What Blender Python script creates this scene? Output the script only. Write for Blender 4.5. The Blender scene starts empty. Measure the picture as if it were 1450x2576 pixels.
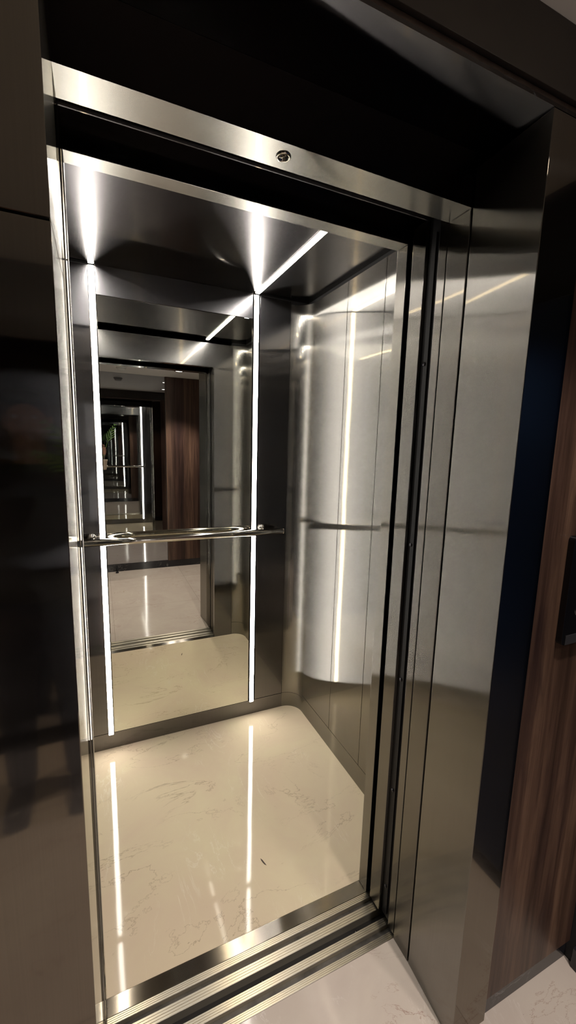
import bpy, bmesh, math, random
from mathutils import Vector, Matrix, noise
random.seed(7)
PI = math.pi
scene = bpy.context.scene
C = scene.collection

# ------------------------------------------------------------------ node helpers
def new_mat(name):
    m = bpy.data.materials.new(name); m.use_nodes = True
    nt = m.node_tree; nt.nodes.clear()
    out = nt.nodes.new('ShaderNodeOutputMaterial')
    return m, nt, out
def N(nt, t, **kw):
    n = nt.nodes.new('ShaderNode' + t)
    for k, v in kw.items():
        if k.startswith('i_'):
            key = k[2:]
            key = int(key) if key.isdigit() else key.replace('_', ' ')
            n.inputs[key].default_value = v
        else: setattr(n, k, v)
    return n
def L(nt, a, b): nt.links.new(a, b)
def ramp(nt, fac, stops, interp='LINEAR'):
    r = nt.nodes.new('ShaderNodeValToRGB'); r.color_ramp.interpolation = interp
    e = r.color_ramp.elements
    while len(e) < len(stops): e.new(.5)
    for k, (p, c) in enumerate(stops):
        e[k].position = p; e[k].color = (*c, 1) if len(c) == 3 else c
    if fac is not None: L(nt, fac, r.inputs[0])
    return r
def mixc(nt, fac, a, b, mode='MIX'):
    n = nt.nodes.new('ShaderNodeMix'); n.data_type = 'RGBA'; n.blend_type = mode
    for s, v in ((0, fac), (6, a), (7, b)):
        if hasattr(v, 'is_output'): L(nt, v, n.inputs[s])
        else: n.inputs[s].default_value = v if s == 0 else (*v, 1)
    return n.outputs[2]
def math_(nt, op, a, b=None, c=None):
    n = nt.nodes.new('ShaderNodeMath'); n.operation = op
    for s, v in enumerate((a, b, c)):
        if v is None: continue
        if hasattr(v, 'is_output'): L(nt, v, n.inputs[s])
        else: n.inputs[s].default_value = v
    return n.outputs[0]
def pos(nt): return N(nt, 'NewGeometry').outputs['Position']
def scaled(nt, vec, s):
    m = N(nt, 'Mapping'); m.inputs['Scale'].default_value = s; L(nt, vec, m.inputs['Vector']); return m.outputs[0]
def noise_(nt, vec, scale, detail=3, rough=.5, dist=0):
    n = N(nt, 'TexNoise', i_Scale=scale, i_Detail=detail, i_Roughness=rough, i_Distortion=dist)
    L(nt, vec, n.inputs['Vector']); return n.outputs['Fac']

# ------------------------------------------------------------------ materials
def steel(name, grain, f0=(.235, .230, .218), wide=.17, ani=.845, sharp=.045, share=.11, wob=.0006, edge=.85):
    """brushed stainless steel: grain = direction of the brush lines"""
    m, nt, out = new_mat(name)
    p = pos(nt)
    t = N(nt, 'CombineXYZ'); t.inputs[0].default_value, t.inputs[1].default_value, t.inputs[2].default_value = grain
    lw = N(nt, 'LayerWeight', i_Blend=.5)
    f = math_(nt, 'POWER', lw.outputs['Facing'], 5.0)
    s = tuple(3 if abs(g) > .5 else 420 for g in grain)
    br = noise_(nt, scaled(nt, p, s), 1, 2, .6)
    sm = noise_(nt, p, 3.2, 3, .6)
    k = math_(nt, 'ADD', math_(nt, 'MULTIPLY', br, .16), math_(nt, 'MULTIPLY_ADD', sm, .18, .83))
    base = mixc(nt, 1., f0, k, 'MULTIPLY')
    col = mixc(nt, f, base, (edge, edge, edge * .97))
    bn = N(nt, 'Bump', i_Strength=1., i_Distance=wob)
    L(nt, noise_(nt, p, 4.5, 1, .4), bn.inputs['Height'])
    g1 = N(nt, 'BsdfAnisotropic', distribution='GGX', i_Roughness=wide, i_Anisotropy=ani)
    g2 = N(nt, 'BsdfAnisotropic', distribution='GGX', i_Roughness=sharp, i_Anisotropy=.35)
    for g in (g1, g2):
        L(nt, col if g is g1 else mixc(nt, f, mixc(nt, 1., base, (1., .82, .48), 'MULTIPLY'), (edge, edge, edge * .97)), g.inputs['Color']); L(nt, t.outputs[0], g.inputs['Tangent']); L(nt, bn.outputs[0], g.inputs['Normal'])  # yellow cast of the LED reflections is painted into the sharp lobe's colour
    mx = N(nt, 'MixShader'); L(nt, math_(nt, 'MULTIPLY_ADD', f, .7 * (share > 0), share), mx.inputs[0]); L(nt, g1.outputs[0], mx.inputs[1]); L(nt, g2.outputs[0], mx.inputs[2])
    L(nt, mx.outputs[0], out.inputs[0])
    return m
def principled(name, col, rough=.5, metal=0, spec=.5, **kw):
    m, nt, out = new_mat(name)
    b = N(nt, 'BsdfPrincipled', i_Roughness=rough, i_Metallic=metal)
    b.inputs['Base Color'].default_value = (*col, 1); b.inputs['Specular IOR Level'].default_value = spec
    for k, v in kw.items(): b.inputs[k.replace('_', ' ')].default_value = v
    L(nt, b.outputs[0], out.inputs[0]); return m
def grainy(name, c0, c1, rough, scale=6, metal=0, spec=.5, bump=0):
    m, nt, out = new_mat(name); p = pos(nt)
    f = noise_(nt, p, scale, 5, .6)
    r = ramp(nt, f, [(.3, c0), (.7, c1)])
    b = N(nt, 'BsdfPrincipled', i_Roughness=rough, i_Metallic=metal); b.inputs['Specular IOR Level'].default_value = spec
    L(nt, r.outputs[0], b.inputs['Base Color'])
    if bump:
        bn = N(nt, 'Bump', i_Strength=.4, i_Distance=bump); L(nt, noise_(nt, p, scale * 12, 3, .6), bn.inputs['Height']); L(nt, bn.outputs[0], b.inputs['Normal'])
    L(nt, b.outputs[0], out.inputs[0]); return m
def marble(name, base, base2, vein, light, rough, joints=None, spec=.5, vs=1.0, vstr=1.0):
    m, nt, out = new_mat(name); p = pos(nt)
    cl = noise_(nt, p, 2.4 * vs, 5, .6, .6)
    col = ramp(nt, cl, [(.3, base), (.72, base2)]).outputs[0]
    def veins(sc, off, th, msc, det=8, dist=.8):
        mp = N(nt, 'Mapping'); mp.inputs['Location'].default_value = off; L(nt, p, mp.inputs['Vector'])
        mp.inputs['Rotation'].default_value = (0, 0, .12)
        mp.inputs['Scale'].default_value = (*msc, 1)
        v = noise_(nt, mp.outputs[0], sc, det, .62, dist)
        d = math_(nt, 'ABSOLUTE', math_(nt, 'SUBTRACT', v, .5))
        return ramp(nt, d, [(0, (1, 1, 1)), (th, (0, 0, 0))]).outputs[0]
    gate = ramp(nt, noise_(nt, p, 2.6, 2, .5), [(.40, (0, 0, 0)), (.58, (1, 1, 1))]).outputs[0]
    gate2 = ramp(nt, noise_(nt, scaled(nt, p, (1.3, .8, 1)), 3.9, 2, .5), [(.5, (0, 0, 0)), (.66, (1, 1, 1))]).outputs[0]
    v1 = math_(nt, 'MULTIPLY', math_(nt, 'MULTIPLY', veins(2.2 * vs, (3, 1, 0), .0046, (.75, 1.5)), gate), .6 * vstr)
    v2 = math_(nt, 'MULTIPLY', math_(nt, 'MULTIPLY', veins(4.6 * vs, (7, 4, 2), .010, (1.9, .55)), gate2), .5 * vstr)
    col = mixc(nt, v1, col, vein); col = mixc(nt, v2, col, light)
    if joints:
        sx = N(nt, 'SeparateXYZ'); L(nt, p, sx.inputs[0])
        fac = None
        for k, (o, size) in enumerate(joints):
            a = math_(nt, 'ABSOLUTE', math_(nt, 'SUBTRACT', math_(nt, 'FRACT', math_(nt, 'DIVIDE', math_(nt, 'SUBTRACT', sx.outputs[k], o), size)), .5))
            j = math_(nt, 'GREATER_THAN', a, .5 - .0011 / size)
            fac = j if fac is None else math_(nt, 'MAXIMUM', fac, j)
        tile = N(nt, 'TexWhiteNoise', noise_dimensions='2D')
        cb = N(nt, 'CombineXYZ')
        for k, (o, size) in enumerate(joints): L(nt, math_(nt, 'FLOOR', math_(nt, 'DIVIDE', math_(nt, 'SUBTRACT', sx.outputs[k], o), size)), cb.inputs[k])
        L(nt, cb.outputs[0], tile.inputs['Vector'])
        tv = ramp(nt, tile.outputs['Value'], [(0, (.86, .85, .85)), (1, (1, 1, 1))]).outputs[0]
        col = mixc(nt, 1., col, tv, 'MULTIPLY')
        col = mixc(nt, math_(nt, 'MULTIPLY', fac, .6), col, (.18, .15, .12))
    b = N(nt, 'BsdfPrincipled', i_Roughness=rough); b.inputs['Specular IOR Level'].default_value = spec
    L(nt, col, b.inputs['Base Color'])
    bn = N(nt, 'Bump', i_Strength=1., i_Distance=.00022); L(nt, noise_(nt, p, 7, 2, .5), bn.inputs['Height']); L(nt, bn.outputs[0], b.inputs['Normal'])
    L(nt, b.outputs[0], out.inputs[0]); return m
def walnut(name):
    m, nt, out = new_mat(name); p = pos(nt)
    g = noise_(nt, scaled(nt, p, (26, 26, 1.1)), 1, 7, .62, .5)
    pores = noise_(nt, scaled(nt, p, (210, 210, 5)), 1, 3, .7)
    big = noise_(nt, scaled(nt, p, (6.5, 6.5, .12)), 1, 2, .4)
    fig = noise_(nt, scaled(nt, p, (9, 9, 1.6)), 1, 4, .6, 1.2)
    c = ramp(nt, g, [(.34, (.032, .018, .013)), (.5, (.078, .045, .033)), (.66, (.135, .082, .058))]).outputs[0]
    c = mixc(nt, ramp(nt, big, [(.35, (0, 0, 0)), (.65, (1, 1, 1))]).outputs[0], mixc(nt, 1., c, (.55, .48, .52), 'MULTIPLY'), mixc(nt, 1., c, (1.25, 1.2, 1.1), 'MULTIPLY'))
    c = mixc(nt, math_(nt, 'MULTIPLY', ramp(nt, fig, [(.55, (0, 0, 0)), (.7, (1, 1, 1))]).outputs[0], .55), c, (.030, .016, .016))
    c = mixc(nt, math_(nt, 'MULTIPLY', ramp(nt, pores, [(.52, (0, 0, 0)), (.68, (1, 1, 1))]).outputs[0], .4), c, (.03, .012, .008))
    b = N(nt, 'BsdfPrincipled', i_Roughness=.42); b.inputs['Specular IOR Level'].default_value = .35
    L(nt, c, b.inputs['Base Color'])
    bn = N(nt, 'Bump', i_Strength=.3, i_Distance=.0004); L(nt, pores, bn.inputs['Height']); L(nt, bn.outputs[0], b.inputs['Normal'])
    L(nt, b.outputs[0], out.inputs[0]); return m
def emit(name, col, s):
    m, nt, out = new_mat(name); e = N(nt, 'Emission', i_Strength=s); e.inputs[0].default_value = (*col, 1)
    L(nt, e.outputs[0], out.inputs[0]); return m
def glossy(name, col, rough, wob=0):
    m, nt, out = new_mat(name); g = N(nt, 'BsdfAnisotropic', distribution='GGX', i_Roughness=rough); g.inputs['Color'].default_value = (*col, 1)
    if wob:
        bn = N(nt, 'Bump', i_Strength=1., i_Distance=wob); L(nt, noise_(nt, pos(nt), 1.6, 1, .4), bn.inputs['Height']); L(nt, bn.outputs[0], g.inputs['Normal'])
    L(nt, g.outputs[0], out.inputs[0]); return m

M = {}
M['steel'] = steel('brushed steel vertical grain', (0, 0, 1))
M['casing'] = steel('brushed steel casing', (0, 0, 1), f0=(.225, .218, .205), wide=.185, share=.045)
M['column'] = steel('brushed steel door column', (0, 0, 1), f0=(.235, .225, .205), wide=.2, ani=.8, share=.0)
M['front'] = steel('brushed steel casing front', (0, 0, 1), f0=(.185, .18, .185), wide=.11, ani=.78, share=.5, wob=.0003)
M['inner'] = steel('brushed steel inner return', (0, 0, 1), f0=(.225, .218, .205), wide=.185, share=.045, edge=.10)
M['panel'] = steel('brushed steel cab back and front panels', (0, 0, 1), f0=(.165, .163, .172), wide=.125, ani=.8, share=.16)
M['dark_face'] = steel('dark brushed steel face', (0, 0, 1), f0=(.09, .086, .09), wide=.15, share=.1, edge=.4, wob=.0001)
M['soffit'] = steel('brushed steel soffit', (0, 1, 0), f0=(.33, .32, .29), wide=.115, share=.07)
M['steelx'] = steel('brushed steel threshold', (1, 0, 0), f0=(.30, .28, .255), wide=.25, sharp=.12, share=.25)
M['dark_steel'] = steel('dark brushed steel', (0, 1, 0), f0=(.085, .080, .082), share=.12, edge=.3, wob=.00008)
M['ceil_steel'] = steel('brushed steel ceiling', (0, 1, 0), f0=(.15, .143, .15), wide=.125, ani=.8, share=.16)
M['black'] = principled('matt black', (.008, .008, .010), .6)
M['rubber'] = principled('black rubber', (.012, .012, .014), .5, spec=.25)
M['shaft'] = principled('shaft black', (.01, .01, .01), .9)
M['bolt'] = principled('dark bolt', (.09, .09, .1), .35, 1)
M['mirror'] = glossy('mirror glass', (.80, .80, .735), 0.0, .00004)
M['wallmirror'] = glossy('tinted mirror', (.42, .43, .46), .015, .0007)
M['chrome'] = glossy('polished steel tube', (.52, .49, .44), .10)
M['led'] = emit('led diffuser', (1., .94, .855), 27)
M['alu'] = steel('extruded aluminium', (1, 0, 0), f0=(.60, .58, .53), wide=.42, ani=.4, sharp=.25, share=.4)
M['groove'] = grainy('dusty groove', (.05, .048, .045), (.16, .15, .14), .5, 14, metal=.4)
M['carfloor'] = marble('cream marble', (.76, .67, .46), (.70, .555, .42), (.30, .21, .13), (.90, .84, .70), .05, spec=.2)
M['hallfloor'] = marble('hall marble tiles', (.70, .62, .54), (.62, .53, .47), (.34, .19, .14), (.86, .80, .75), .08, joints=((.06, .8), (-.62, .8)), vs=1.4, vstr=1.15)
M['blackmarble'] = marble('black marble', (.012, .012, .016), (.022, .022, .028), (.25, .24, .25), (.3, .3, .3), .12)
M['walnut'] = walnut('walnut veneer')
M['ceiling'] = grainy('white ceiling paint', (.86, .84, .80), (.90, .88, .84), .8, 2)
M['brown'] = grainy('bronze brown panel', (.060, .050, .042), (.075, .062, .052), .38, 5, metal=.3)
M['strip'] = grainy('bronze strip', (.12, .085, .065), (.2, .14, .11), .35, 20, metal=.5)
M['beige'] = grainy('warm grey paint', (.36, .33, .30), (.40, .37, .33), .7, 3)
M['navy'] = grainy('navy door lacquer', (.012, .028, .075), (.018, .04, .11), .25, 3)
M['whiteplastic'] = principled('white plastic', (.7, .7, .68), .4)
M['glossblack'] = principled('gloss black plate', (.006, .006, .008), .08)
M['greyglass'] = principled('smoked grey strip', (.05, .05, .055), .3)
M['skin'] = grainy('skin', (.42, .22, .15), (.50, .27, .19), .5, 20)
M['shirt'] = grainy('charcoal cotton', (.03, .03, .035), (.045, .043, .05), .9, 60, bump=.0005)
M['trousers'] = grainy('dark denim', (.015, .018, .03), (.025, .03, .045), .9, 80, bump=.0005)
M['hair'] = grainy('dark hair', (.008, .006, .005), (.02, .014, .01), .5, 90)
M['shoe'] = principled('black shoe leather', (.015, .014, .014), .3)
M['eye'] = principled('eye', (.6, .6, .58), .2)
M['lips'] = principled('lips', (.33, .12, .10), .5)
M['pot'] = grainy('pale clay pot', (.48, .38, .29), (.58, .47, .37), .7, 25)
M['soil'] = grainy('soil', (.03, .02, .012), (.07, .045, .03), .95, 60, bump=.002)
M['leaf'] = grainy('palm leaf', (.14, .34, .05), (.26, .46, .10), .45, 12)
M['twig'] = principled('dry leaf bit', (.06, .04, .03), .7)
M['jewel'] = principled('button ring', (.75, .76, .80), .12, 1)
M['ledring'] = principled('button face', (.35, .36, .4), .25, .6)

# ------------------------------------------------------------------ mesh helpers
def link(name, me, m, parent=None):
    o = bpy.data.objects.new(name, me); C.objects.link(o)
    if m: me.materials.append(m)
    if parent is not None:
        o.parent = parent; o.matrix_parent_inverse = Matrix.Translation(parent.location).inverted()
    return o
def obj(name, bm, m, parent=None, smooth=False):
    bmesh.ops.recalc_face_normals(bm, faces=bm.faces[:])
    me = bpy.data.meshes.new(name); bm.to_mesh(me); bm.free()
    if smooth:
        for p in me.polygons: p.use_smooth = True
    return link(name, me, m, parent)
def add_box(bm, x0, x1, y0, y1, z0, z1, bev=0):
    b = bmesh.new()
    vs = [b.verts.new((x, y, z)) for x in (x0, x1) for y in (y0, y1) for z in (z0, z1)]
    for f in ((0, 1, 3, 2), (4, 6, 7, 5), (0, 4, 5, 1), (2, 3, 7, 6), (0, 2, 6, 4), (1, 5, 7, 3)):
        b.faces.new([vs[i] for i in f])
    if bev: bmesh.ops.bevel(b, geom=b.edges[:], offset=bev, segments=2, profile=.6, affect='EDGES')
    merge(bm, b)
def merge(bm, b):
    me = bpy.data.meshes.new('tmp'); b.to_mesh(me); b.free(); bm.from_mesh(me); bpy.data.meshes.remove(me)
def box(name, x0, x1, y0, y1, z0, z1, m, parent=None, bev=.0012):
    bm = bmesh.new(); add_box(bm, x0, x1, y0, y1, z0, z1, bev); return obj(name, bm, m, parent)
def add_prism(bm, pts, axis, a, b_, bev=0):
    """closed polygon extruded along an axis; pts in the two other axes in order"""
    def P(p, t):
        if axis == 'x': return (t, p[0], p[1])
        if axis == 'y': return (p[0], t, p[1])
        return (p[0], p[1], t)
    q = bmesh.new()
    A = [q.verts.new(P(p, a)) for p in pts]; B = [q.verts.new(P(p, b_)) for p in pts]
    q.faces.new(A); q.faces.new(B[::-1])
    n = len(pts)
    for i in range(n): q.faces.new((A[i], A[(i + 1) % n], B[(i + 1) % n], B[i]))
    bmesh.ops.recalc_face_normals(q, faces=q.faces[:])
    if bev: bmesh.ops.bevel(q, geom=q.edges[:], offset=bev, segments=2, profile=.6, affect='EDGES')
    merge(bm, q)
def prism(name, pts, axis, a, b_, m, parent=None, bev=0):
    bm = bmesh.new(); add_prism(bm, pts, axis, a, b_, bev); return obj(name, bm, m, parent)
def add_lathe(bm, prof, origin, axis='z', n=32):
    """prof: (radius, height) list"""
    O = Vector(origin); rings = []
    for r, h in prof:
        ring = []
        for k in range(n):
            a = 2 * PI * k / n; c, s = r * math.cos(a), r * math.sin(a)
            v = {'z': (c, s, h), 'y': (c, h, s), 'x': (h, c, s)}[axis]
            ring.append(bm.verts.new(O + Vector(v)))
        rings.append(ring)
    for a, b_ in zip(rings, rings[1:]):
        for k in range(n): bm.faces.new((a[k], a[(k + 1) % n], b_[(k + 1) % n], b_[k]))
    bm.faces.new(rings[0][::-1]); bm.faces.new(rings[-1])
def lathe(name, prof, origin, m, parent=None, axis='z', n=32, smooth=True):
    bm = bmesh.new(); add_lathe(bm, prof, origin, axis, n); return obj(name, bm, m, parent, smooth)
def add_tube(bm, pts, rad, n=16, caps=True):
    pts = [Vector(p) for p in pts]; rings = []
    rads = rad if isinstance(rad, (list, tuple)) else [rad] * len(pts)
    up = None
    for i, p in enumerate(pts):
        d = (pts[min(i + 1, len(pts) - 1)] - pts[max(i - 1, 0)]).normalized()
        if up is None: up = d.orthogonal().normalized()
        up = (up - d * up.dot(d)).normalized(); s = d.cross(up)
        rings.append([bm.verts.new(p + (up * math.cos(2 * PI * k / n) + s * math.sin(2 * PI * k / n)) * rads[i]) for k in range(n)])
    for a, b_ in zip(rings, rings[1:]):
        for k in range(n): bm.faces.new((a[k], a[(k + 1) % n], b_[(k + 1) % n], b_[k]))
    if caps: bm.faces.new(rings[0][::-1]); bm.faces.new(rings[-1])
def tube(name, pts, rad, m, parent=None, n=16):
    bm = bmesh.new(); add_tube(bm, pts, rad, n); return obj(name, bm, m, parent, True)
def thing(name, label, cat, loc=(0, 0, 0), group=None):
    o = bpy.data.objects.new(name, None); C.objects.link(o); o.location = loc; o.empty_display_size = .05
    o['label'] = label; o['category'] = cat
    if group: o['group'] = group
    return o
def tag(o, label, cat, group=None):
    o['label'] = label; o['category'] = cat
    if group: o['group'] = group
    return o
def struct(o): o['kind'] = 'structure'; return o
def sroot(name, loc=(0, 0, 0)):
    o = bpy.data.objects.new(name, None); C.objects.link(o); o.location = loc; o['kind'] = 'structure'; return o

# ------------------------------------------------------------------ measured layout (metres)
W = .8416                 # clear opening: x from -W to 0
XC = -W / 2
YF = -.190                # front plane of the landing casing
XW, XWL = .235, -W - .235 # cab side walls
YB, YI = 1.318, .2660     # cab back wall, inner face of the cab front wall
ZC = 2.300                # cab ceiling
HC = 2.320                # hall ceiling
YO = -1.872               # wall opposite
XR, XLH = .468, -2.60     # hall side walls
mir = lambda x: -W - x    # mirror an x about the opening's centre

# ------------------------------------------------------------------ hall shell
f = box('floor', XLH, XR, YO, .069, -.06, 0, M['hallfloor'], bev=0); struct(f)
# pieces of hall floor under the jambs are the same slab
struct(box('ceiling', XLH, XR, YO, -.179, HC, HC + .04, M['ceiling'], bev=0))
w = sroot('wall_back', (XC, YO, 0))      # wall opposite the lift
box('plaster', XLH, XR, YO - .08, YO, 0, HC, M['beige'], w, 0)
struct(box('baseboard_back', XLH, XR, YO, YO + .016, 0, .088, M['blackmarble'], bev=.0015))
w = sroot('wall_right', (XR, -1, 0))
box('plaster', XR, XR + .08, YO - .08, -.10, 0, HC, M['black'], w, 0)
struct(box('baseboard_right', XR - .014, XR, YO + .016, -.205, 0, .07, M['blackmarble'], bev=.0015))
w = sroot('wall_left', (XLH, -1, 0))
box('plaster', XLH - .08, XLH, YO - .08, -.10, 0, HC, M['beige'], w, 0)
d = sroot('door_1', (XR, -.95, 0))
box('door_leaf', XR - .03, XR, -1.30, -.42, .075, 2.0, M['navy'], d, .003)
h = lathe('door_handle', [(.0, 0), (.024, 0), (.024, .006), (.009, .008), (.009, .04), (.0, .04)], (XR - .03 - .04, -1.22, 1.02), M['chrome'], d, 'x')

# wood and front wall around the casing
wf = sroot('wall_front', (.3, YF, 0))
box('masonry', .115, .60, -.150, .068, 0, HC, M['shaft'], wf, 0)
box('masonry', XLH, -1.320, -.150, .068, 0, HC, M['shaft'], wf, 0)
box('upper_panel', XLH, XR - .001, -.190, -.1795, 2.206, HC, M['brown'], wf, .001)
wp = box('wood_panel', .1085, XR - .001, -.1885, -.1505, .068, 2.205, M['walnut'], bev=.001)
tag(wp, 'dark walnut wall panel with the black call plate, right of the lift door casing', 'wall panel')
wp = box('wood_panel', XLH, -1.3015, -.1885, -.1505, .068, 2.205, M['walnut'], bev=.001)
tag(wp, 'walnut wall panel on the lift wall, beyond the left end of the steel casing', 'wall panel')
struct(box('baseboard_front', .1085, XR - .001, -.180, -.1505, 0, .067, M['blackmarble'], bev=.001))
struct(box('baseboard_front.001', XLH, -1.3015, -.180, -.1505, 0, .067, M['blackmarble'], bev=.001))

# opposite wall finishes
wm = thing('wall_mirror', 'large tinted mirror sheet on the wall opposite the lift, seen in the cab mirror', 'mirror', (-.83, YO, .09))
box('mirror_sheet', -1.60, -.0565, YO, YO + .008, .0885, HC - .002, M['wallmirror'], wm, .001)
wp = box('wood_panel', -.0545, XR - .001, YO, YO + .034, .0885, HC - .002, M['walnut'], bev=.0015)
tag(wp, 'walnut panel on the wall opposite the lift, reflected in the cab mirror', 'wall panel')
wp = box('wood_panel', XLH, -1.602, YO, YO + .034, .0885, HC - .002, M['walnut'], bev=.0015)
tag(wp, 'walnut panel on the opposite wall, on the far side of the tinted mirror', 'wall panel')

# ------------------------------------------------------------------ landing door casing
fr = thing('door_frame', 'wide brushed steel casing lining the lift doorway on the landing', 'door frame', (XC, -.1, 0))
prism('jamb', [(0, -.0030), (-.013, YF), (.107, YF), (.107, -.0030)], 'z', 0, 2.179, M['casing'], fr, .0012)
box('jamb', -1.300, -W, YF, -.0030, 0, 1.8045, M['casing'], fr, .0012)
box('jamb', -1.300, -W, YF, -.0030, 1.8075, 2.179, M['casing'], fr, .0012)
prism('head', [(YF, 2.180), (-.0005, 2.213), (-.0005, 2.262), (-.178, 2.262), (-.178, 2.187), (YF, 2.187)], 'x', -1.300, .107, M['dark_steel'], fr, 0)
box('head_joint_strip', -1.300, .107, -.1805, -.1782, 2.1875, 2.2055, M['strip'], fr, .0004)
lin = None
def lintel():
    """header box; its underside has a round release hole"""
    x0, x1, y0, y1, z0, z1 = -W - .10, .10, 0, .0715, 2.1, 2.262
    bm = bmesh.new(); cx, cy, r, n = -.4555, .0345, .0150, 32
    outer = [bm.verts.new((x, y, z0)) for x, y in ((x0, y0), (x1, y0), (x1, y1), (x0, y1))]
    top = [bm.verts.new((v.co.x, v.co.y, z1)) for v in outer]
    for i in range(4): bm.faces.new((outer[i], outer[(i + 1) % 4], top[(i + 1) % 4], top[i]))
    bm.faces.new(top)
    ring = [bm.verts.new((cx + r * math.cos(2 * PI * k / n), cy + r * math.sin(2 * PI * k / n), z0)) for k in range(n)]
    up = [bm.verts.new((v.co.x, v.co.y, z0 + .03)) for v in ring]
    for k in range(n): bm.faces.new((ring[k], ring[(k + 1) % n], up[(k + 1) % n], up[k]))
    bm.faces.new(up)
    # underside: fan from each corner
    corners = {0: outer[2], 1: outer[3], 2: outer[0], 3: outer[1]}
    for k in range(n):
        q = k // (n // 4); bm.faces.new((ring[k], ring[(k + 1) % n], corners[q]))
    for q in range(4):
        bm.faces.new((corners[q], corners[(q + 1) % 4], ring[((q + 1) * n // 4) % n]))
    return bm
lt = obj('lintel', lintel(), M['soffit'], fr); lt.data.materials.append(M['dark_face'])
for p in lt.data.polygons:
    if abs(p.normal.z) < .3: p.material_index = 1
# release key socket in the lintel underside: collar, barrel and a hooked tongue
sock = lathe('release_key_socket', [(.0098, .022), (.0098, -.0022), (.0125, -.0036), (.0146, -.0012), (.0146, .0), (.0120, .0), (.0120, .022)], (-.4555, .0345, 2.1), M['chrome'], fr)
sock['label'] = 'small polished metal ring around a dark hole'
tube('tongue', [(-.4555 - .009, .0345 + .007, 2.101), (-.4555 - .004, .0345 + .002, 2.0985), (-.4555 + .002, .0345, 2.0985), (-.4555 + .003, .0345 + .002, 2.102)], .0017, M['chrome'], sock, 8)
for s in (0, 1):
    X = (lambda x: x) if s == 0 else mir
    a, b_ = sorted((X(0), X(.10)))
    box('inner_return', a, b_, .0030, .0680, 0, 2.0995, M['inner'], fr, .0012)

for o in [o for o in C.objects if o.name.startswith('jamb')]:
    o.data.materials.append(M['front'])
    for p in o.data.polygons:
        if p.normal.y < -.9: p.material_index = 1
# upper space behind the lintel (header plates of the door gear)
hd = thing('door_header', 'dark steel door gear cover plate above the gap between landing and cab doors', 'door header', (XC, .15, 2.3))
box('cover_plate', -W - .2, .2, .0720, .2215, 2.165, 2.17, M['dark_steel'], hd, 0)
prism('folded_lip', [(.150, 2.150), (.153, 2.142), (.156, 2.142), (.160, 2.150), (.160, 2.1648), (.150, 2.1648)], 'x', -W - .2, .2, M['dark_steel'], hd, 0)

# ------------------------------------------------------------------ doors (open, seen edge on)
def door(kind, s):
    X = (lambda x: x) if s == 0 else mir
    side = 'right' if s == 0 else 'left'
    def bx(n, a, b_, *r):
        a, b_ = sorted((X(a), X(b_))); return box(n, a, b_, *r)
    if kind == 'landing':
        t = thing('landing_door', 'steel landing door leaf slid open into the %s jamb, only its edge showing' % side, 'lift door', (X(.2), .09, .012), None)
        bx('leaf', .002, .43, .0738, .1010, .009, 2.14, M['inner'], t)
        ch = bx('edge_channel', .010, .045, .1012, .1460, .012, 2.14, M['rubber'], t, .001)
        bx('seal_lip', .0055, .0099, .1165, .1205, .03, 2.1, M['rubber'], t, .0008)
        for z in (.12, .48, .86, 1.28, 1.78):
            lathe('bolt', [(0, 0), (.0045, 0), (.0055, .0015), (.0055, .003), (0, .003)] if s else [(0, .003), (.0055, .003), (.0055, .0015), (.0045, 0), (0, 0)], (X(.010) - (.003 if s == 0 else 0), .133, z), M['bolt'], t, 'x', 16)
    else:
        t = thing('cab_door', 'steel cab door leaf slid open behind the %s cab front, only its edge showing' % side, 'lift door', (X(.2), .175, .012), None)
        bx('leaf', .001, .44, .1490, .2010, .009, 2.14, M['inner'], t)
        bx('edge_seal', .0035, .03, .2012, .2040, .03, 2.12, M['rubber'], t, .0005)
for s in (0, 1):
    door('landing', s); door('cab', s)

# ------------------------------------------------------------------ sills
def ridged(y0, y1, z, n=4):
    """top profile of a ridged tread from y0 to y1"""
    p = []; w_ = (y1 - y0)
    p.append((y0, z - .001)); p.append((y0 + .001, z))
    for k in range(1, n):
        y = y0 + w_ * k / n
        p += [(y - .0007, z), (y - .0004, z - .0012), (y + .0004, z - .0012), (y + .0007, z)]
    p += [(y1 - .001, z), (y1, z - .001)]
    return p
def sill(name, label, ya, yb, yc, yd, x0, x1, ztop):
    t = thing(name, label, 'door sill', (XC, (ya + yd) / 2, -.03))
    bot = -.035; g = -.016
    prof = [(ya, bot)] + ridged(ya, yb, ztop) + [(yb, g)]
    prism('tread', prof + [(yb, bot)], 'x', x0, x1, M['alu'], t)
    prof = [(yc, bot), (yc, g)] + ridged(yc, yd, ztop)
    prism('tread', prof + [(yd, bot)], 'x', x0, x1, M['alu'], t)
    box('guide_groove', x0, x1, yb + .0002, yc - .0002, bot, g + .002, M['groove'], t, 0)
    return t
sill('landing_sill', 'ridged aluminium landing sill in front of the black running gap', .0702, .0890, .1088, .1308, -W - .3, .3, 0)
sill('cab_sill', 'ridged aluminium cab sill between the black gap and the steel threshold', .1587, .1850, .2022, .2216, -W - .3, .3, 0)
gp = thing('gap_guard', 'black guard plate down in the running gap between the two sills', 'guard plate', (XC, .145, -.03))
box('plate', -W - .3, .3, .1312, .1583, -.045, -.028, M['black'], gp, 0)
for x in (-.09, -.42, -.75):
    lathe('bolt', [(0, 0), (.006, 0), (.006, .003), (.004, .005), (0, .005)], (x, .145, -.028), M['bolt'], gp, 'z', 16)
th = box('threshold_plate', -W + .0005, -.0005,   .2222, YI - .0005, -.03, .0004, M['steelx'], bev=.0006)
tag(th, 'flat brushed steel threshold strip between the cab sill and the marble cab floor', 'threshold')

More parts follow.
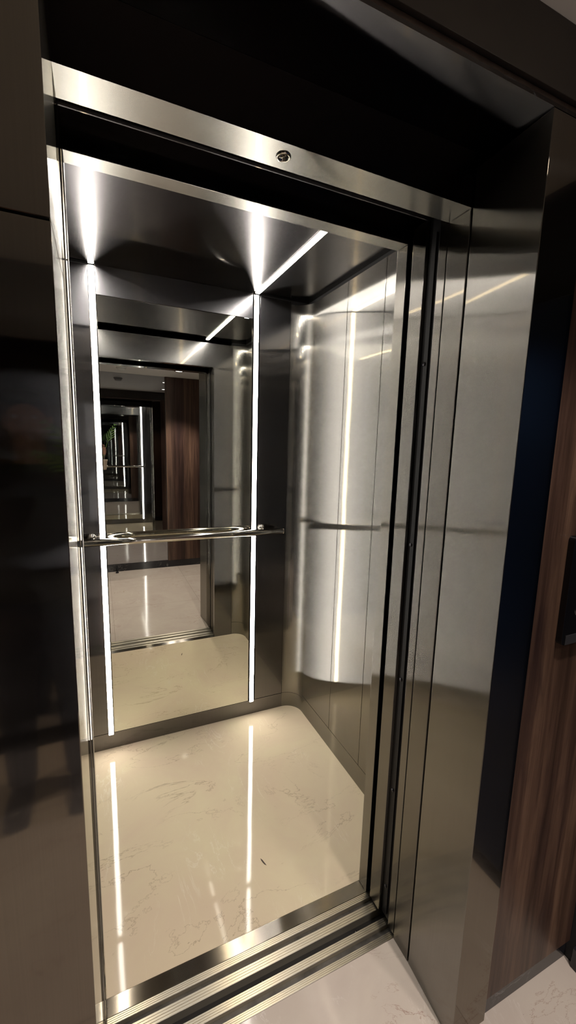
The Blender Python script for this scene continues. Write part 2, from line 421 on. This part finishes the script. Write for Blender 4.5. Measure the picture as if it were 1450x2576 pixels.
# ------------------------------------------------------------------ lift cab
R_ = .092                                           # rounded cab corners
def corner_path(cx, cy, a0, r=R_, n=14):
    return [(cx + r * math.cos(a0 + PI / 2 * k / n), cy + r * math.sin(a0 + PI / 2 * k / n)) for k in range(n + 1)]
def curved(name, cx, cy, a0, z0, z1, m, parent, r=R_, t=.012):
    inner = corner_path(cx, cy, a0, r); outer = corner_path(cx, cy, a0, r + t)
    o = prism(name, inner + outer[::-1], 'z', z0, z1, m, parent)
    return o
ZP0, ZP1 = .1045, 2.277
cb = sroot('wall_cab_back', (XC, YB, 0))
def cabbox(n, *a, m=None, p=None, bev=.0009): return box(n, *a, m or M['steel'], p, bev)
xa, xb = -.785, -.069                               # mirror edges
cabbox('steel_panel', -.0285, XW - R_ - .0015, YB, YB + .012, .0885, 2.292, m=M['panel'], p=cb)
cabbox('steel_panel', XWL + R_ + .0015, -.8145, YB, YB + .012, .0885, 2.292, m=M['panel'], p=cb)
cabbox('steel_panel', xa - .001, xb + .001, YB, YB + .012, 2.1785, 2.299, m=M['panel'], p=cb)
cabbox('skirting', XWL + R_, XW - R_, YB + .0005, YB + .012, 0, .0865, m=M['panel'], p=cb)
box('backing', XWL, XW + .03, YB + .0135, YB + .03, 0, 2.33, M['shaft'], cb, 0)
def side(name, s):
    X = (lambda x: x) if s == 0 else mir
    r = sroot(name, (X(XW), .8, 0))
    ys = [YI + R_, .637, .912, YB - R_]
    for a, b_ in zip(ys, ys[1:]):
        x0, x1 = sorted((X(XW), X(XW + .012)))
        cabbox('steel_panel', x0, x1, a + .0014, b_ - .0014, ZP0, ZP1, p=r)
    x0, x1 = sorted((X(XW), X(XW + .012)))
    cabbox('skirting', x0, x1, YI + R_, YB - R_, 0, .1025, p=r)
    for cy, a in ((YB - R_, 0), (YI + R_, -PI / 2)):
        cx = X(XW - R_)
        a0 = a if s == 0 else (PI / 2 if cy > .8 else PI)
        curved('corner_panel', cx, cy, a0, ZP0 if cy < .8 else .0885, ZP1, M['steel'], r)
        curved('corner_skirting', cx, cy, a0, 0, .1025 if cy < .8 else .0865, M['steel'], r, R_ + .0004)
    x0, x1 = sorted((X(XW + .0135), X(XW + .03)))
    box('backing', x0, x1, .205 + .017, YB + .0134, 0, 2.33, M['shaft'], r, 0)
side('wall_cab_right', 0); side('wall_cab_left', 1)
cf = sroot('wall_cab_front', (XC, .25, 0))
for s in (0, 1):
    X = (lambda x: x) if s == 0 else mir
    x0, x1 = sorted((X(0), X(XW - R_ - .0015)))
    cabbox('front_return', x0, x1, .2220, YI, 0, 2.1085, m=M['panel'], p=cf, bev=.0010)
    fo = [o for o in C.objects if o.name.startswith('front_return')][-1]
    fo.data.materials.append(M['column'])
    for p in fo.data.polygons:
        if abs(p.normal.x) > .5: p.material_index = 1
    x0, x1 = sorted((X(XW - R_ + .0), X(XW + .03)))
    box('backing', x0, x1, .2220, .2580, 0, 2.30, M['shaft'], cf, 0)
tr = cabbox('transom', XWL + R_, XW - R_, .2220, YI, 2.1092, 2.277, m=M['panel'], p=cf, bev=.0010)
tr.data.materials.append(M['soffit'])
for p in tr.data.polygons:
    if p.normal.z < -.9: p.material_index = 1
struct(box('ceiling.001', XWL, XW + .013, .2585, YB + .012, ZC, ZC + .03, M['ceil_steel'], bev=0))
fl = struct(box('floor.001', XWL, XW + .012, YI + .0003, YB + .012, -.03, 0, M['carfloor'], bev=0))

# mirror in the cab
mr = thing('cab_mirror', 'full height mirror on the lift back wall between the two upright light strips', 'mirror', (XC, YB, .09))
box('mirror_glass', xa, xb, YB - .0012, YB + .010, .0885, 2.177, M['mirror'], mr, .0012)

# light strips
def strip(label, pts, wx):
    """pts: two end points; a shallow diffuser in a slim channel"""
    (x, y0, z0), (x2, y1, z1) = pts
    t = thing('light_strip', label, 'light strip', (x, (y0 + y1) / 2, min(z0, z1)), 'light strips in the cab')
    hw = wx / 2
    if abs(z1 - z0) > .5:      # on the back wall
        box('channel', x - hw - .0022, x + hw + .0022, YB - .0020, YB + .011, z0, z1, M['chrome'], t, 0)
        bm = bmesh.new(); add_prism(bm, [(x - hw, YB - .0021), (x - hw, YB - .0045), (x - hw * .6, YB - .0062), (x + hw * .6, YB - .0062), (x + hw, YB - .0045), (x + hw, YB - .0021)], 'z', z0 + .001, z1 - .001)
    else:
        box('channel', x - hw - .0022, x + hw + .0022, y0, y1, ZC - .0020, ZC + .011, M['chrome'], t, 0)
        bm = bmesh.new(); add_prism(bm, [(x - hw, ZC - .0021), (x - hw, ZC - .0045), (x - hw * .6, ZC - .0062), (x + hw * .6, ZC - .0062), (x + hw, ZC - .0045), (x + hw, ZC - .0021)], 'y', y0 + .001, y1 - .001)
    obj('diffuser', bm, M['led'], t)
LX = (-.0490, -.8000)
strip('lit upright LED strip at the right edge of the cab mirror', ((LX[0], YB, .0790), (LX[0], YB, 2.2915)), .0225)
strip('lit upright LED strip at the left edge of the cab mirror', ((LX[1], YB, .0790), (LX[1], YB, 2.2915)), .0225)
strip('lit LED strip on the cab ceiling, running forward from the right upright strip', ((LX[0], .2725, ZC), (LX[0], 1.304, ZC)), .0225)
strip('lit LED strip on the cab ceiling, running forward from the left upright strip', ((LX[1], .2725, ZC), (LX[1], 1.304, ZC)), .0225)

# handrail
hr = thing('handrail', 'polished steel handrail tube across the cab mirror at waist height', 'handrail', (XC, YB - .06, 1.112))
zr, yr, rr = 1.095, YB - .066, .0165
x0, x1 = -.936, .094
tube('rail', [(x0, yr, zr), (x0 + .3, yr, zr), (x1 - .3, yr, zr), (x1, yr, zr)], rr, M['chrome'], hr, 32)
for x in (x0, x1):
    lathe('end_cap', [(0, -.002), (rr * .8, -.002), (rr * .97, -.0006), (rr * .97, .0006), (rr * .8, .002), (0, .002)], (x + (-.0022 if x < 0 else .0022), yr, zr), M['chrome'], hr, 'x')
for x in (-.846, -.004):
    b = lathe('bracket_rose', [(0, 0), (.018, 0), (.018, .004), (.014, .009), (.008, .012), (0, .012)][::-1], (x, YB - .0125, zr + .012), M['chrome'], hr, 'y')
    tube('bracket_arm', [(x, YB - .006, zr + .012), (x, YB - .03, zr + .012), (x, YB - .048, zr + .004), (x, yr + .004, zr - .001)], .0065, M['chrome'], b, 12)

# ------------------------------------------------------------------ hall fittings
cp = thing('call_panel', 'black lift call plate with a round button on the walnut panel', 'call panel', (.25, YF, 1.09))
bm = bmesh.new(); pts = []
for cx_, cz_, a in ((.322, 1.351, 0), (.209, 1.351, 1), (.209, 1.104, 2), (.322, 1.104, 3)):
    for k in range(7):
        t_ = (a + k / 6) * PI / 2; pts.append((cx_ + .011 * math.cos(t_), cz_ + .011 * math.sin(t_)))
add_prism(bm, pts, 'y', -.2045, -.1887, .0012); obj('face_plate', bm, M['glossblack'], cp)
box('lower_cover', .209, .322, -.2062, -.2046, 1.094, 1.118, M['greyglass'], cp, .0005)
ring = lathe('button', [(.013, -.2046), (.021, -.2046), (.0215, -.2075), (.0185, -.2095), (.0135, -.2085)], (.2585, 0, 1.179), M['jewel'], cp, 'y')
lathe('button_face', [(0, -.2050), (.0128, -.2050), (.0128, -.2070), (0, -.2070)][::-1], (.2585, 0, 1.179), M['ledring'], ring, 'y')
box('indicator_window', .235, .297, -.2052, -.2046, 1.27, 1.32, M['greyglass'], cp, .0002)

def downlight(label, x, y, energy, cone=84):
    t = thing('downlight', label, 'ceiling light', (x, y, HC), 'ceiling downlights in the hall')
    lathe('trim_ring', [(.041, .03), (.041, .0), (.052, -.0035), (.056, -.002), (.056, .0), (.045, .0), (.045, .03)], (x, y, HC), M['bolt'], t)
    bm = bmesh.new(); add_lathe(bm, [(0, -.0005), (.040, -.0005), (.040, .0), (0, .0)], (x, y, HC)); 
    obj('lamp_face', bm, M['lampface'], t)
    ld = bpy.data.lights.new('lamp_light', 'SPOT'); ld.energy = energy; ld.color = (1., .90, .82); ld.spot_size = math.radians(cone); ld.spot_blend = .6; ld.shadow_soft_size = .03
    lo = bpy.data.objects.new('lamp_light', ld); C.objects.link(lo); lo.location = (x, y, HC - .036)
    lo.parent = t; lo.matrix_parent_inverse = Matrix.Translation(t.location).inverted()
M['lampface'] = emit('lamp face', (1., .92, .82), 5)
downlight('round recessed ceiling downlight just outside the lift doorway, on the wood panel side', .03, -1.36, 58, 94)
downlight('round recessed ceiling downlight close above the lift doorway', .12, -.62, 17)
downlight('added round ceiling lamp, out of view, brightening the far end of the landing', -1.85, -1.15, 32)  # extra unseen lamp, added to raise the light level in the hall

sd = thing('smoke_detector', 'round white smoke detector on the landing ceiling above the tinted mirror', 'smoke detector', (-.55, -1.45, HC))
lathe('base', [(0, 0), (.05, 0), (.052, -.012), (.0, -.012)][::-1], (-.55, -1.45, HC), M['whiteplastic'], sd)
lathe('sensor_head', [(0, -.0125), (.040, -.0125), (.042, -.022), (.034, -.034), (.018, -.040), (0, -.040)][::-1], (-.55, -1.45, HC), M['whiteplastic'], sd)

ds = thing('door_stop', 'small black floor door stop by the dark skirting opposite the lift', 'door stop', (-.655, -1.80, 0))
lathe('foot', [(0, 0), (.018, 0), (.018, .006), (.011, .012), (.0085, .03), (0, .03)], (-.655, -1.80, 0), M['rubber'], ds)
lathe('buffer', [(0, .0302), (.009, .0302), (.0125, .036), (.0125, .045), (.007, .051), (0, .052)], (-.655, -1.80, 0), M['rubber'], ds)

lf = bmesh.new()
pp = [(0, 0), (.004, .007), (.0045, .016), (.003, .026), (0, .033), (-.002, .024), (-.001, .012)]
add_prism(lf, [(-.290 - a * .9 + b_ * .35 * -1, .447 + b_) for a, b_ in pp], 'z', .0003, .0014)
tag(obj('leaf_fragment', lf, M['twig']), 'tiny dark dry leaf scrap lying on the cream cab floor', 'leaf')

# ------------------------------------------------------------------ person with plant (seen only as reflections)

def remeshed(name, bm, m, parent, vox, smooth_it=6):
    """union of overlapping tapered limbs -> one continuous skin"""
    me = bpy.data.meshes.new(name); bmesh.ops.recalc_face_normals(bm, faces=bm.faces[:]); bm.to_mesh(me); bm.free()
    o = link(name, me, m, parent)
    r = o.modifiers.new('r', 'REMESH'); r.mode = 'VOXEL'; r.voxel_size = vox
    sm = o.modifiers.new('s', 'SMOOTH'); sm.factor = .5; sm.iterations = smooth_it
    dg = bpy.context.evaluated_depsgraph_get(); dg.update()
    me2 = bpy.data.meshes.new_from_object(o.evaluated_get(dg)); o.modifiers.clear(); o.data = me2
    for p in me2.polygons: p.use_smooth = True
    if not me2.materials: me2.materials.append(m)
    return o
def ball(bm, c, r, n=20):
    rr_ = r if isinstance(r, (tuple, list)) else (r, r, r)
    g = bmesh.ops.create_uvsphere(bm, u_segments=n, v_segments=n // 2, radius=1)
    for v in g['verts']: v.co = Vector((v.co.x * rr_[0] + c[0], v.co.y * rr_[1] + c[1], v.co.z * rr_[2] + c[2]))
def limb(bm, pts, rad, flat=None):
    """tapered rounded limb"""
    add_tube(bm, pts, rad, 16)
    for p, r in zip(pts, rad): ball(bm, p, r, 12)
PX, PY = -1.045, -1.50
def P(x, y, z): return (PX + x, PY + y, z)
bm = bmesh.new()
# head and neck
ball(bm, P(0, .0, 1.625), (.074, .094, .108)); ball(bm, P(0, .030, 1.565), (.052, .060, .060)); ball(bm, P(0, .062, 1.545), (.026, .024, .020))
add_tube(bm, [P(0, .088, 1.640), P(0, .105, 1.612), P(0, .112, 1.600)], [.009, .013, .014], 12); ball(bm, P(0, .108, 1.600), .015)
for s_ in (-1, 1):
    ball(bm, P(s_ * .031, .078, 1.652), (.020, .014, .008)); ball(bm, P(s_ * .042, .066, 1.600), (.024, .020, .022))
    ball(bm, P(s_ * .076, .0, 1.618), (.009, .020, .032))
    ball(bm, P(s_ * .031, .079, 1.634), (.013, .010, .010))
ball(bm, P(0, .088, 1.568), (.024, .012, .006)); ball(bm, P(0, .086, 1.558), (.021, .012, .007))
limb(bm, [P(0, -.012, 1.40), P(0, -.004, 1.47), P(0, .004, 1.54)], [.068, .056, .054])
# trunk
limb(bm, [P(0, 0, .93), P(0, .0, 1.08), P(0, .0, 1.24), P(0, -.004, 1.36)], [.115, .108, .122, .095])
ball(bm, P(0, 0, .95), (.165, .112, .12)); ball(bm, P(0, .0, 1.26), (.168, .112, .17)); ball(bm, P(0, 0, 1.10), (.140, .100, .15))
RS, LS = P(.175, 0, 1.385), P(-.175, 0, 1.385)
RE, LE = (-.878, -1.355, 1.175), P(-.215, -.01, 1.11)
RW, LW_ = (-.822, -1.128, 1.425), P(-.225, .06, .870)
mid = lambda a, b_, t: tuple(a[i] + (b_[i] - a[i]) * t for i in range(3))
for S, E_, W_ in ((RS, RE, RW), (LS, LE, LW_)):
    limb(bm, [S, mid(S, E_, .45), E_, mid(E_, W_, .35), W_], [.056, .050, .040, .040, .0265])
# right hand: fist closed around the plant stems, fingers stacked and wrapped round the front
pc = (-.792, -1.085, 1.452)
limb(bm, [RW, pc, (-.789, -1.08, 1.478)], [.026, .030, .026]); ball(bm, pc, (.020, .036, .045))
for k, (z, l) in enumerate(((1.490, .95), (1.469, 1.0), (1.448, .95), (1.429, .8))):
    pts = [(-.790, -1.060, z), (-.768, -1.046, z + .001), (-.768 + .026 * l, -1.054, z - .001), (-.762 + .024 * l, -1.078, z - .002), (-.768, -1.088, z - .003)]
    limb(bm, pts, [.0098, .0092, .0086, .0080, .0072])
limb(bm, [(-.800, -1.092, 1.492), (-.786, -1.106, 1.512), (-.764, -1.104, 1.514), (-.750, -1.092, 1.508)], [.013, .0115, .0102, .0088])
# left hand, relaxed beside the thigh
lx, ly, lz = LW_
limb(bm, [LW_, (lx, ly + .012, lz - .045), (lx, ly + .02, lz - .085)], [.025, .030, .026]); ball(bm, (lx, ly + .014, lz - .06), (.015, .038, .045))
for k, l in enumerate((.88, 1.0, .95, .75)):
    y = ly + .048 - k * .0215
    limb(bm, [(lx, y, lz - .090), (lx + .003, y, lz - .090 - .034 * l), (lx + .012, y - .002, lz - .090 - .058 * l), (lx + .024, y - .003, lz - .090 - .074 * l)], [.0096, .0090, .0083, .0072])
limb(bm, [(lx + .004, ly + .038, lz - .040), (lx + .012, ly + .062, lz - .066), (lx + .016, ly + .066, lz - .094)], [.013, .0110, .0090])
# legs and feet
for s_ in (-1, 1):
    limb(bm, [P(s_ * .088, 0, .90), P(s_ * .10, .01, .70), P(s_ * .105, .008, .49), P(s_ * .108, -.018, .34), P(s_ * .112, -.022, .10)], [.095, .078, .056, .056, .037])
    limb(bm, [P(s_ * .112, -.03, .055), P(s_ * .118, .06, .050), P(s_ * .125, .14, .038)], [.038, .037, .028])
body = remeshed('person', bm, M['skin'], None, .0055, 3)
tag(body, 'person in dark clothes standing outside the lift and holding a small potted palm', 'person')
def clothes(name, fn, m, vox=.008):
    b = bmesh.new(); fn(b); return remeshed(name, b, m, body, vox, 8)
def shirt(b):
    limb(b, [P(0, 0, 1.02), P(0, .0, 1.10), P(0, .0, 1.24), P(0, -.004, 1.37)], [.120, .122, .132, .108])
    ball(b, P(0, 0, .985), (.186, .134, .155)); ball(b, P(0, 0, 1.06), (.168, .124, .16)); ball(b, P(0, .0, 1.26), (.182, .126, .18)); ball(b, P(0, 0, 1.09), (.158, .116, .17))
    for S, E_, W_ in ((RS, RE, RW), (LS, LE, LW_)):
        limb(b, [S, mid(S, E_, .45), E_, mid(E_, W_, .35), mid(E_, W_, .86)], [.062, .057, .051, .049, .037])
    add_tube(b, [P(0, -.012, 1.41), P(0, -.008, 1.455)], [.085, .068], 20)
def trousers(b):
    ball(b, P(0, 0, .93), (.176, .124, .15))
    for s_ in (-1, 1):
        limb(b, [P(s_ * .088, 0, .88), P(s_ * .10, .01, .70), P(s_ * .105, .008, .49), P(s_ * .108, -.012, .34)], [.105, .090, .070, .066])
        add_tube(b, [P(s_ * .108, -.012, .34), P(s_ * .112, -.018, .085)], [.066, .056], 20)
clothes('shirt', shirt, M['shirt']); clothes('trousers', trousers, M['trousers'])
def shoes(s_):
    def fn(b):
        limb(b, [P(s_ * .112, -.045, .048), P(s_ * .118, .06, .046), P(s_ * .125, .135, .040)], [.047, .046, .040])
        add_box(b, PX + s_ * .118 - .046, PX + s_ * .118 + .046, PY - .09, PY + .16, .001, .02)
    return fn
for s_ in (-1, 1): clothes('shoe', shoes(s_), M['shoe'], .006)
def hairf(b):
    ball(b, P(0, -.014, 1.655), (.082, .098, .092)); ball(b, P(0, -.045, 1.600), (.070, .062, .075)); ball(b, P(0, .05, 1.712), (.055, .04, .025))
clothes('hair', hairf, M['hair'], .006)
for s_ in (-1, 1):
    b = bmesh.new(); ball(b, P(s_ * .031, .0835, 1.634), (.0095, .0085, .0085)); obj('eye', b, M['eye'], body, True)

pl = thing('potted_palm', 'little green palm in a pale clay pot, carried in a hand, in the cab mirror', 'plant', (-.768, -1.08, 1.28))
pot = lathe('pot', [(0, 0), (.036, 0), (.040, .004), (.049, .082), (.052, .084), (.053, .100), (.0495, .100), (.047, .088), (0, .088)], (-.776, -1.08, 1.275), M['pot'], pl)
lathe('soil', [(0, 0), (.046, 0), (.044, .005), (.02, .009), (0, .010)], (-.776, -1.08, 1.3635), M['soil'], pl)
def frond(base, d, length, droop, seed):
    rnd = random.Random(seed); b = bmesh.new(); base = Vector(base); d = Vector(d).normalized()
    spine = []; p = base.copy(); v = d.copy(); n = 22
    for i in range(n):
        spine.append(p.copy()); p = p + v * (length / n); v = (v + Vector((0, 0, -droop / n))).normalized()
    add_tube(b, spine, [.0030 * (1 - .75 * i / n) for i in range(n)], 8)
    for i in range(11, n, 2):
        t = i / n; c = spine[i]; tv = (spine[min(i + 1, n - 1)] - spine[i - 1]).normalized()
        side_ = tv.cross(Vector((0, 1, 0))).normalized(); ll = length * (.26 - .20 * (t - .5) * 2)
        for s_ in (-1, 1):
            dirv = (tv * .90 + side_ * s_ * .42 + Vector((0, rnd.uniform(-.15, .15), -.05))).normalized()
            nrm = dirv.cross(Vector((0, 1, .2))).normalized(); wd = .0036
            q = [c, c + dirv * ll * .35 + nrm * wd, c + dirv * ll * .7 + nrm * wd * .7 + Vector((0, 0, -.004)), c + dirv * ll + Vector((0, 0, -.012)), c + dirv * ll * .7 - nrm * wd * .7 + Vector((0, 0, -.004)), c + dirv * ll * .35 - nrm * wd]
            up_ = Vector((0, .0006, .0004)); A = [b.verts.new(x + up_) for x in q]; B = [b.verts.new(x - up_) for x in q]
            b.faces.new(A); b.faces.new(B[::-1])
            for k in range(6): b.faces.new((A[k], A[(k + 1) % 6], B[(k + 1) % 6], B[k]))
    return b
for k, (d, ln, dr) in enumerate((((.27, 0, 1), .37, .55), ((-.55, .1, 1), .30, .5), ((-.30, .35, 1), .24, .6), ((-.4, -.3, 1), .28, .5), ((-.9, .2, 1), .26, .6))):
    obj('frond', frond((-.774 + .003 * math.cos(k * 1.3), -1.080 + .003 * math.sin(k * 1.3), 1.372), d, ln, dr, k), M['leaf'], pl)

# ------------------------------------------------------------------ camera, world, view
cam = bpy.data.cameras.new('camera'); co = bpy.data.objects.new('camera', cam); C.objects.link(co)
cy_, cp_, cr_ = .424832, -.156672, .026393
fw = Vector((math.sin(cy_) * math.cos(cp_), math.cos(cy_) * math.cos(cp_), math.sin(cp_)))
rt = Vector((math.cos(cy_), -math.sin(cy_), 0)); up = rt.cross(fw)
r2 = math.cos(cr_) * rt + math.sin(cr_) * up; u2 = -math.sin(cr_) * rt + math.cos(cr_) * up
mt = Matrix((r2, u2, -fw)).transposed().to_4x4(); mt.translation = Vector((-.80144, -.79464, 1.55298)); co.matrix_world = mt
cam.sensor_fit = 'VERTICAL'; cam.sensor_height = 36; cam.lens = 36 * 1053.54 / 2576; cam.clip_start = .01; cam.clip_end = 50
scene.camera = co
wd = bpy.data.worlds.new('world'); scene.world = wd; wd.use_nodes = True
wd.node_tree.nodes['Background'].inputs[0].default_value = (0, 0, 0, 1); wd.node_tree.nodes['Background'].inputs[1].default_value = 0
vs = scene.view_settings; vs.view_transform = 'Standard'; vs.look = 'None'; vs.exposure = 0.8; vs.gamma = 1; vs.use_curve_mapping = False
cy = scene.cycles; cy.max_bounces = 20; cy.glossy_bounces = 18; cy.diffuse_bounces = 6; cy.sample_clamp_indirect = 5; cy.blur_glossy = .8
cy.use_light_tree = True
